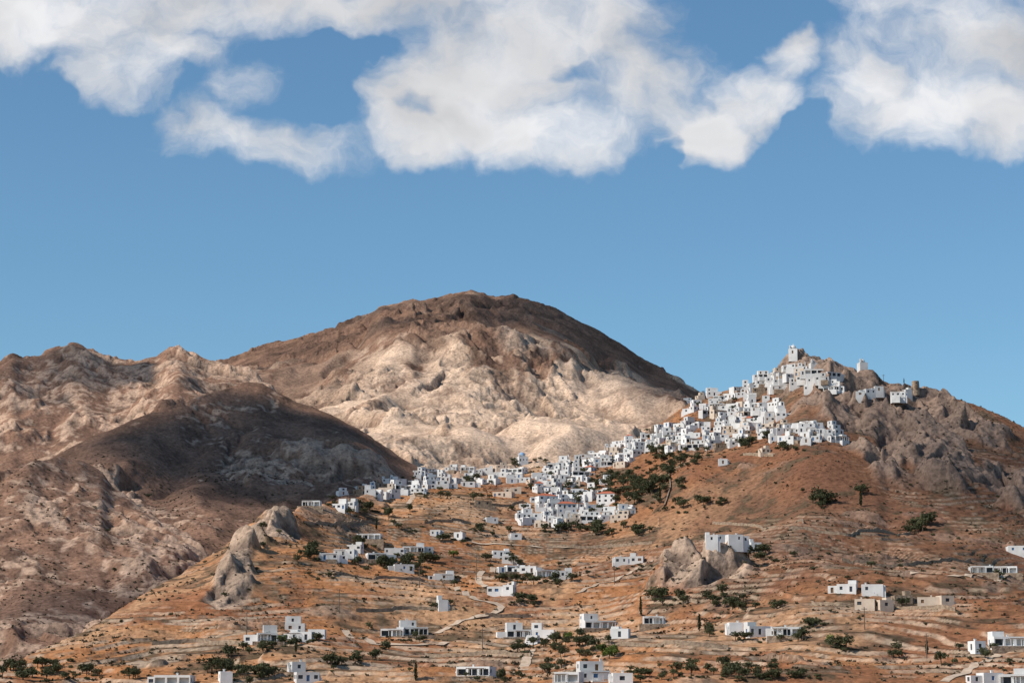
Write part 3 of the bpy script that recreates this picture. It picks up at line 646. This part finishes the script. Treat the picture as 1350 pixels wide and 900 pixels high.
d=rs.normal(size=(n,Q,3)); d/=np.linalg.norm(d,axis=2)[...,None]; d[...,2]=np.abs(d[...,2])*.8
pc=np.stack([xx,yy,zz],1)[:,None,:]+d*(sz[:,None,None]*(.3+.6*rs.rand(n,Q,1)))
a=rs.normal(size=(n,Q,3)); a/=np.linalg.norm(a,axis=2)[...,None]
b_=np.cross(a,rs.normal(size=(n,Q,3))); b_/=np.linalg.norm(b_,axis=2)[...,None]
s_=(sz*.5)[:,None,None]
LV=np.stack([pc-a*s_,pc+b_*s_*.7,pc+a*s_,pc-b_*s_*.7],2).reshape(-1,3)
F_=np.arange(len(LV)).reshape(-1,4)
addobj('low_scrub',mesh_np('low_scrub',LV,F_,[M_LS],None,None,False))
print('veg',time.time()-T0)
# ---------------------------------------------------------------- unseen clouds added overhead, shaped to shade chosen slopes
def shade_cloud_mat():
    m=bpy.data.materials.new('shade_cloud_sheet'); m.use_nodes=True; nt=m.node_tree; N=nt.nodes; N.clear(); Lk=nt.links
    o=N.new('ShaderNodeOutputMaterial'); mx=N.new('ShaderNodeMixShader'); t=N.new('ShaderNodeBsdfTransparent'); dd_=N.new('ShaderNodeBsdfDiffuse'); tr=N.new('ShaderNodeBsdfTranslucent'); m2=N.new('ShaderNodeMixShader')
    dd_.inputs[0].default_value=(.85,.85,.86,1); tr.inputs[0].default_value=(.85,.85,.86,1); m2.inputs[0].default_value=.4
    at=N.new('ShaderNodeAttribute'); at.attribute_name='Col'
    Lk.new(dd_.outputs[0],m2.inputs[1]); Lk.new(tr.outputs[0],m2.inputs[2]); Lk.new(at.outputs['Fac'],mx.inputs[0]); Lk.new(t.outputs[0],mx.inputs[1]); Lk.new(m2.outputs[0],mx.inputs[2]); Lk.new(mx.outputs[0],o.inputs[0])
    return m
MC=shade_cloud_mat()
ALT=1250.
def shade_cloud_over(poly,dens=.85,cell=16.):
    us=[q_[0] for q_ in poly];vs=[q_[1] for q_ in poly]; Qp=[]
    r_=random.Random(3)
    for _ in range(3500):
        u=r_.uniform(min(us),max(us));v=r_.uniform(min(vs),max(vs))
        if inpoly(u,v,poly):
            p=locate(u,v)
            if p: k=(ALT-p[2])/SD[2]; Qp.append((p[0]+SD[0]*k,p[1]+SD[1]*k))
    Qp=np.array(Qp); lo=Qp.min(0)-150; hi=Qp.max(0)+150
    nx,ny=((hi-lo)/cell).astype(int)+1
    G=np.zeros((ny,nx)); ii=((Qp-lo)/cell).astype(int); np.add.at(G,(ii[:,1],ii[:,0]),1)
    G=blur((G>0).astype(float),2,2); 
    gx,gy=np.meshgrid(lo[0]+np.arange(nx)*cell,lo[1]+np.arange(ny)*cell)
    Dn=sst(.18,.62,G+fbm(gx,gy,110,4,500)*.16); Dn[0]=Dn[-1]=0; Dn[:,0]=Dn[:,-1]=0
    zt=ALT+Dn*(60+30*fbm(gx,gy,80,3,510))
    ix=np.arange(nx*ny).reshape(ny,nx)
    F_=np.stack([ix[:-1,:-1],ix[:-1,1:],ix[1:,1:],ix[1:,:-1]],-1).reshape(-1,4)
    Vt=np.stack([gx,gy,zt],-1).reshape(-1,3)
    al=(Dn*dens).ravel()
    kf=al[F_].max(1)>.002
    addobj('shade_cloud',mesh_np('shade_cloud',Vt,F_[kf],[MC],np.repeat(al[:,None],3,1)))
for poly,dn_ in (([(300,482),(400,442),(500,404),(560,392),(625,384),(690,390),(760,415),(860,474),(912,506),(880,540),(800,520),(745,490),(690,458),(640,428),(560,422),(500,438),(420,472),(350,500)],.85),
   ([(345,506),(250,526),(130,577),(40,615),(150,640),(260,655),(330,700),(400,650),(440,640),(380,580)],.96),
   ([(0,480),(60,463),(125,468),(110,492),(50,520),(0,545)],.78),([(1130,560),(1200,545),(1350,590),(1350,700),(1250,680),(1150,620)],.55),
   ([(0,790),(70,800),(200,740),(290,700),(310,720),(200,780),(90,835),(0,870)],.8)):
    shade_cloud_over(poly,dn_)
# ---------------------------------------------------------------- world
w=bpy.data.worlds.new('World'); sc.world=w; w.use_nodes=True; nt=w.node_tree; N=nt.nodes; Lk=nt.links
bg=N['Background']; bg.inputs['Strength'].default_value=.1
sky=N.new('ShaderNodeTexSky'); sky.sky_type='NISHITA'; sky.sun_disc=False; sky.sun_elevation=SUN_EL; sky.sun_rotation=SUN_AZ%(2*math.pi); sky.ozone_density=2.5; sky.dust_density=.3; sky.air_density=1.0; sky.altitude=200
def M(op,*a):
    n=N.new('ShaderNodeMath'); n.operation=op
    for i,x in enumerate(a):
        if isinstance(x,(int,float)): n.inputs[i].default_value=x
        else: Lk.new(x,n.inputs[i])
    return n.outputs[0]
def VM(op,*a):
    n=N.new('ShaderNodeVectorMath'); n.operation=op
    for i,x in enumerate(a):
        if isinstance(x,(tuple,list)): n.inputs[i].default_value=x
        else: Lk.new(x,n.inputs[i])
    return n
tc=N.new('ShaderNodeTexCoord'); sx=N.new('ShaderNodeSeparateXYZ'); Lk.new(tc.outputs['Generated'],sx.inputs[0])
ay=M('MAXIMUM',M('ABSOLUTE',sx.outputs[1]),.08)
cb=N.new('ShaderNodeCombineXYZ'); Lk.new(M('DIVIDE',sx.outputs[0],ay),cb.inputs[0]); Lk.new(M('DIVIDE',sx.outputs[2],ay),cb.inputs[1])
Pn=cb.outputs[0]
def noise(vec,scale,detail,rough=.55,z=0,sc3=(1,1,1)):
    mp=N.new('ShaderNodeMapping'); Lk.new(vec,mp.inputs[0]); mp.inputs['Location'].default_value=(z,z*.7,z); mp.inputs['Scale'].default_value=sc3
    n=N.new('ShaderNodeTexNoise'); n.inputs['Scale'].default_value=scale; n.inputs['Detail'].default_value=detail; n.inputs['Roughness'].default_value=rough
    Lk.new(mp.outputs[0],n.inputs[0]); return n
nw=noise(Pn,26,4,.55,3.1)
wv=VM('SUBTRACT',nw.outputs['Color'],(.5,.5,.5)); wv2=VM('MULTIPLY',wv.outputs[0],(.045,.035,0)); Pw=VM('ADD',Pn,wv2.outputs[0]).outputs[0]
blobs=[(100,10,260,58),(330,5,280,50),(0,50,70,38),(560,-5,220,30),(170,92,95,52),(215,60,130,46),(345,186,140,44),(285,165,75,50),(325,115,55,45),(720,48,200,98),(640,118,140,78),(690,170,175,60),(575,178,95,52),(850,98,120,84),(800,20,160,60),
 (925,178,60,52),(985,135,62,52),(1030,75,40,44),(1260,48,190,92),(1250,128,160,62),(1335,165,85,50),(1150,88,80,60),(1200,0,140,50),(1400,60,150,90),(-100,30,150,60)]
holes=[(995,20,60,56,1.5),(440,100,60,66,1.5),(555,140,26,18,.6),(745,95,40,18,.55),(1075,180,42,40,1.2),(470,60,60,30,1.0),(890,215,18,40,1.0),(60,120,50,30,1.2)]
def blobf(u,v,ru,rv,lo):
    X0,S0_=ray(u,v)
    dlt=VM('SUBTRACT',Pw,(float(X0),float(S0_),0)).outputs[0]
    sc_=VM('MULTIPLY',dlt,(3000/ru/1.03,3000/rv/1.05,0)).outputs[0]
    dt=VM('DOT_PRODUCT',sc_,sc_).outputs['Value']
    return M('MAXIMUM',M('SUBTRACT',1.0,dt),lo)
Fld=None
for bl in blobs:
    f=blobf(*bl,-1.3)
    Fld=f if Fld is None else M('SMOOTH_MAX',Fld,f,.3)
for hl in holes:
    Fld=M('SUBTRACT',Fld,M('MULTIPLY',blobf(*hl[:4],0.0),hl[4]))
n_a=noise(Pw,15,10,.6,1.3,(1,1.25,1)); 
dens=M('ADD',M('MULTIPLY',Fld,.62),M('MULTIPLY',M('SUBTRACT',n_a.outputs['Fac'],.5),2.5))
mr=N.new('ShaderNodeMapRange'); mr.interpolation_type='SMOOTHSTEP'; mr.inputs['From Min'].default_value=-.22; mr.inputs['From Max'].default_value=.72; Lk.new(dens,mr.inputs['Value'])
alpha=M('MULTIPLY',mr.outputs[0],.97)
n_b=noise(Pw,13,4,.5,1.3,(1,1.25,1))
off=VM('ADD',Pw,(-.014,.02,0)).outputs[0]; n_c=noise(off,13,4,.5,1.3,(1,1.25,1))
sh=M('MULTIPLY',M('SUBTRACT',n_b.outputs['Fac'],n_c.outputs['Fac']),.8)
n_d=noise(Pn,5,3,.5,7.7)
top=N.new('ShaderNodeMapRange'); top.inputs['From Min'].default_value=.26; top.inputs['From Max'].default_value=.325; top.inputs['To Min'].default_value=0; top.inputs['To Max'].default_value=.07
sy=N.new('ShaderNodeSeparateXYZ'); Lk.new(Pn,sy.inputs[0]); Lk.new(sy.outputs[1],top.inputs['Value'])
br=M('ADD',M('SUBTRACT',.82,top.outputs[0]),M('ADD',sh,M('MULTIPLY',M('SUBTRACT',n_d.outputs['Fac'],.5),.32)))
br=M('MINIMUM',M('MAXIMUM',br,.54),.91)
ccol=VM('MULTIPLY',(1,1,1),(9.8,9.8,9.95)); cs=N.new('ShaderNodeVectorMath'); cs.operation='SCALE'; Lk.new(ccol.outputs[0],cs.inputs[0]); Lk.new(br,cs.inputs['Scale'])
tint=VM('MULTIPLY',sky.outputs[0],(.80,1.06,1.14))
mx=N.new('ShaderNodeMix'); mx.data_type='RGBA'; Lk.new(alpha,mx.inputs[0]); Lk.new(tint.outputs[0],mx.inputs[6]); Lk.new(cs.outputs[0],mx.inputs[7])
Lk.new(mx.outputs[2],bg.inputs['Color'])
# ---------------------------------------------------------------- sun, camera
sl=bpy.data.lights.new('sun','SUN'); sl.energy=5.0; sl.angle=math.radians(.5); sl.color=(1,.91,.80)
so=bpy.data.objects.new('sun',sl); sc.collection.objects.link(so)
so.rotation_euler=Vector(SD).to_track_quat('Z','Y').to_euler()
cam=bpy.data.cameras.new('camera'); cam.sensor_width=36; cam.lens=80; cam.clip_end=100000; cam.clip_start=1
co=bpy.data.objects.new('camera',cam); sc.collection.objects.link(co); co.location=(0,0,EYE); co.rotation_euler=(math.pi/2+P,0,0)
sc.camera=co
sc.view_settings.view_transform='Standard'; sc.view_settings.look='None'; sc.view_settings.exposure=0
print('done',time.time()-T0)
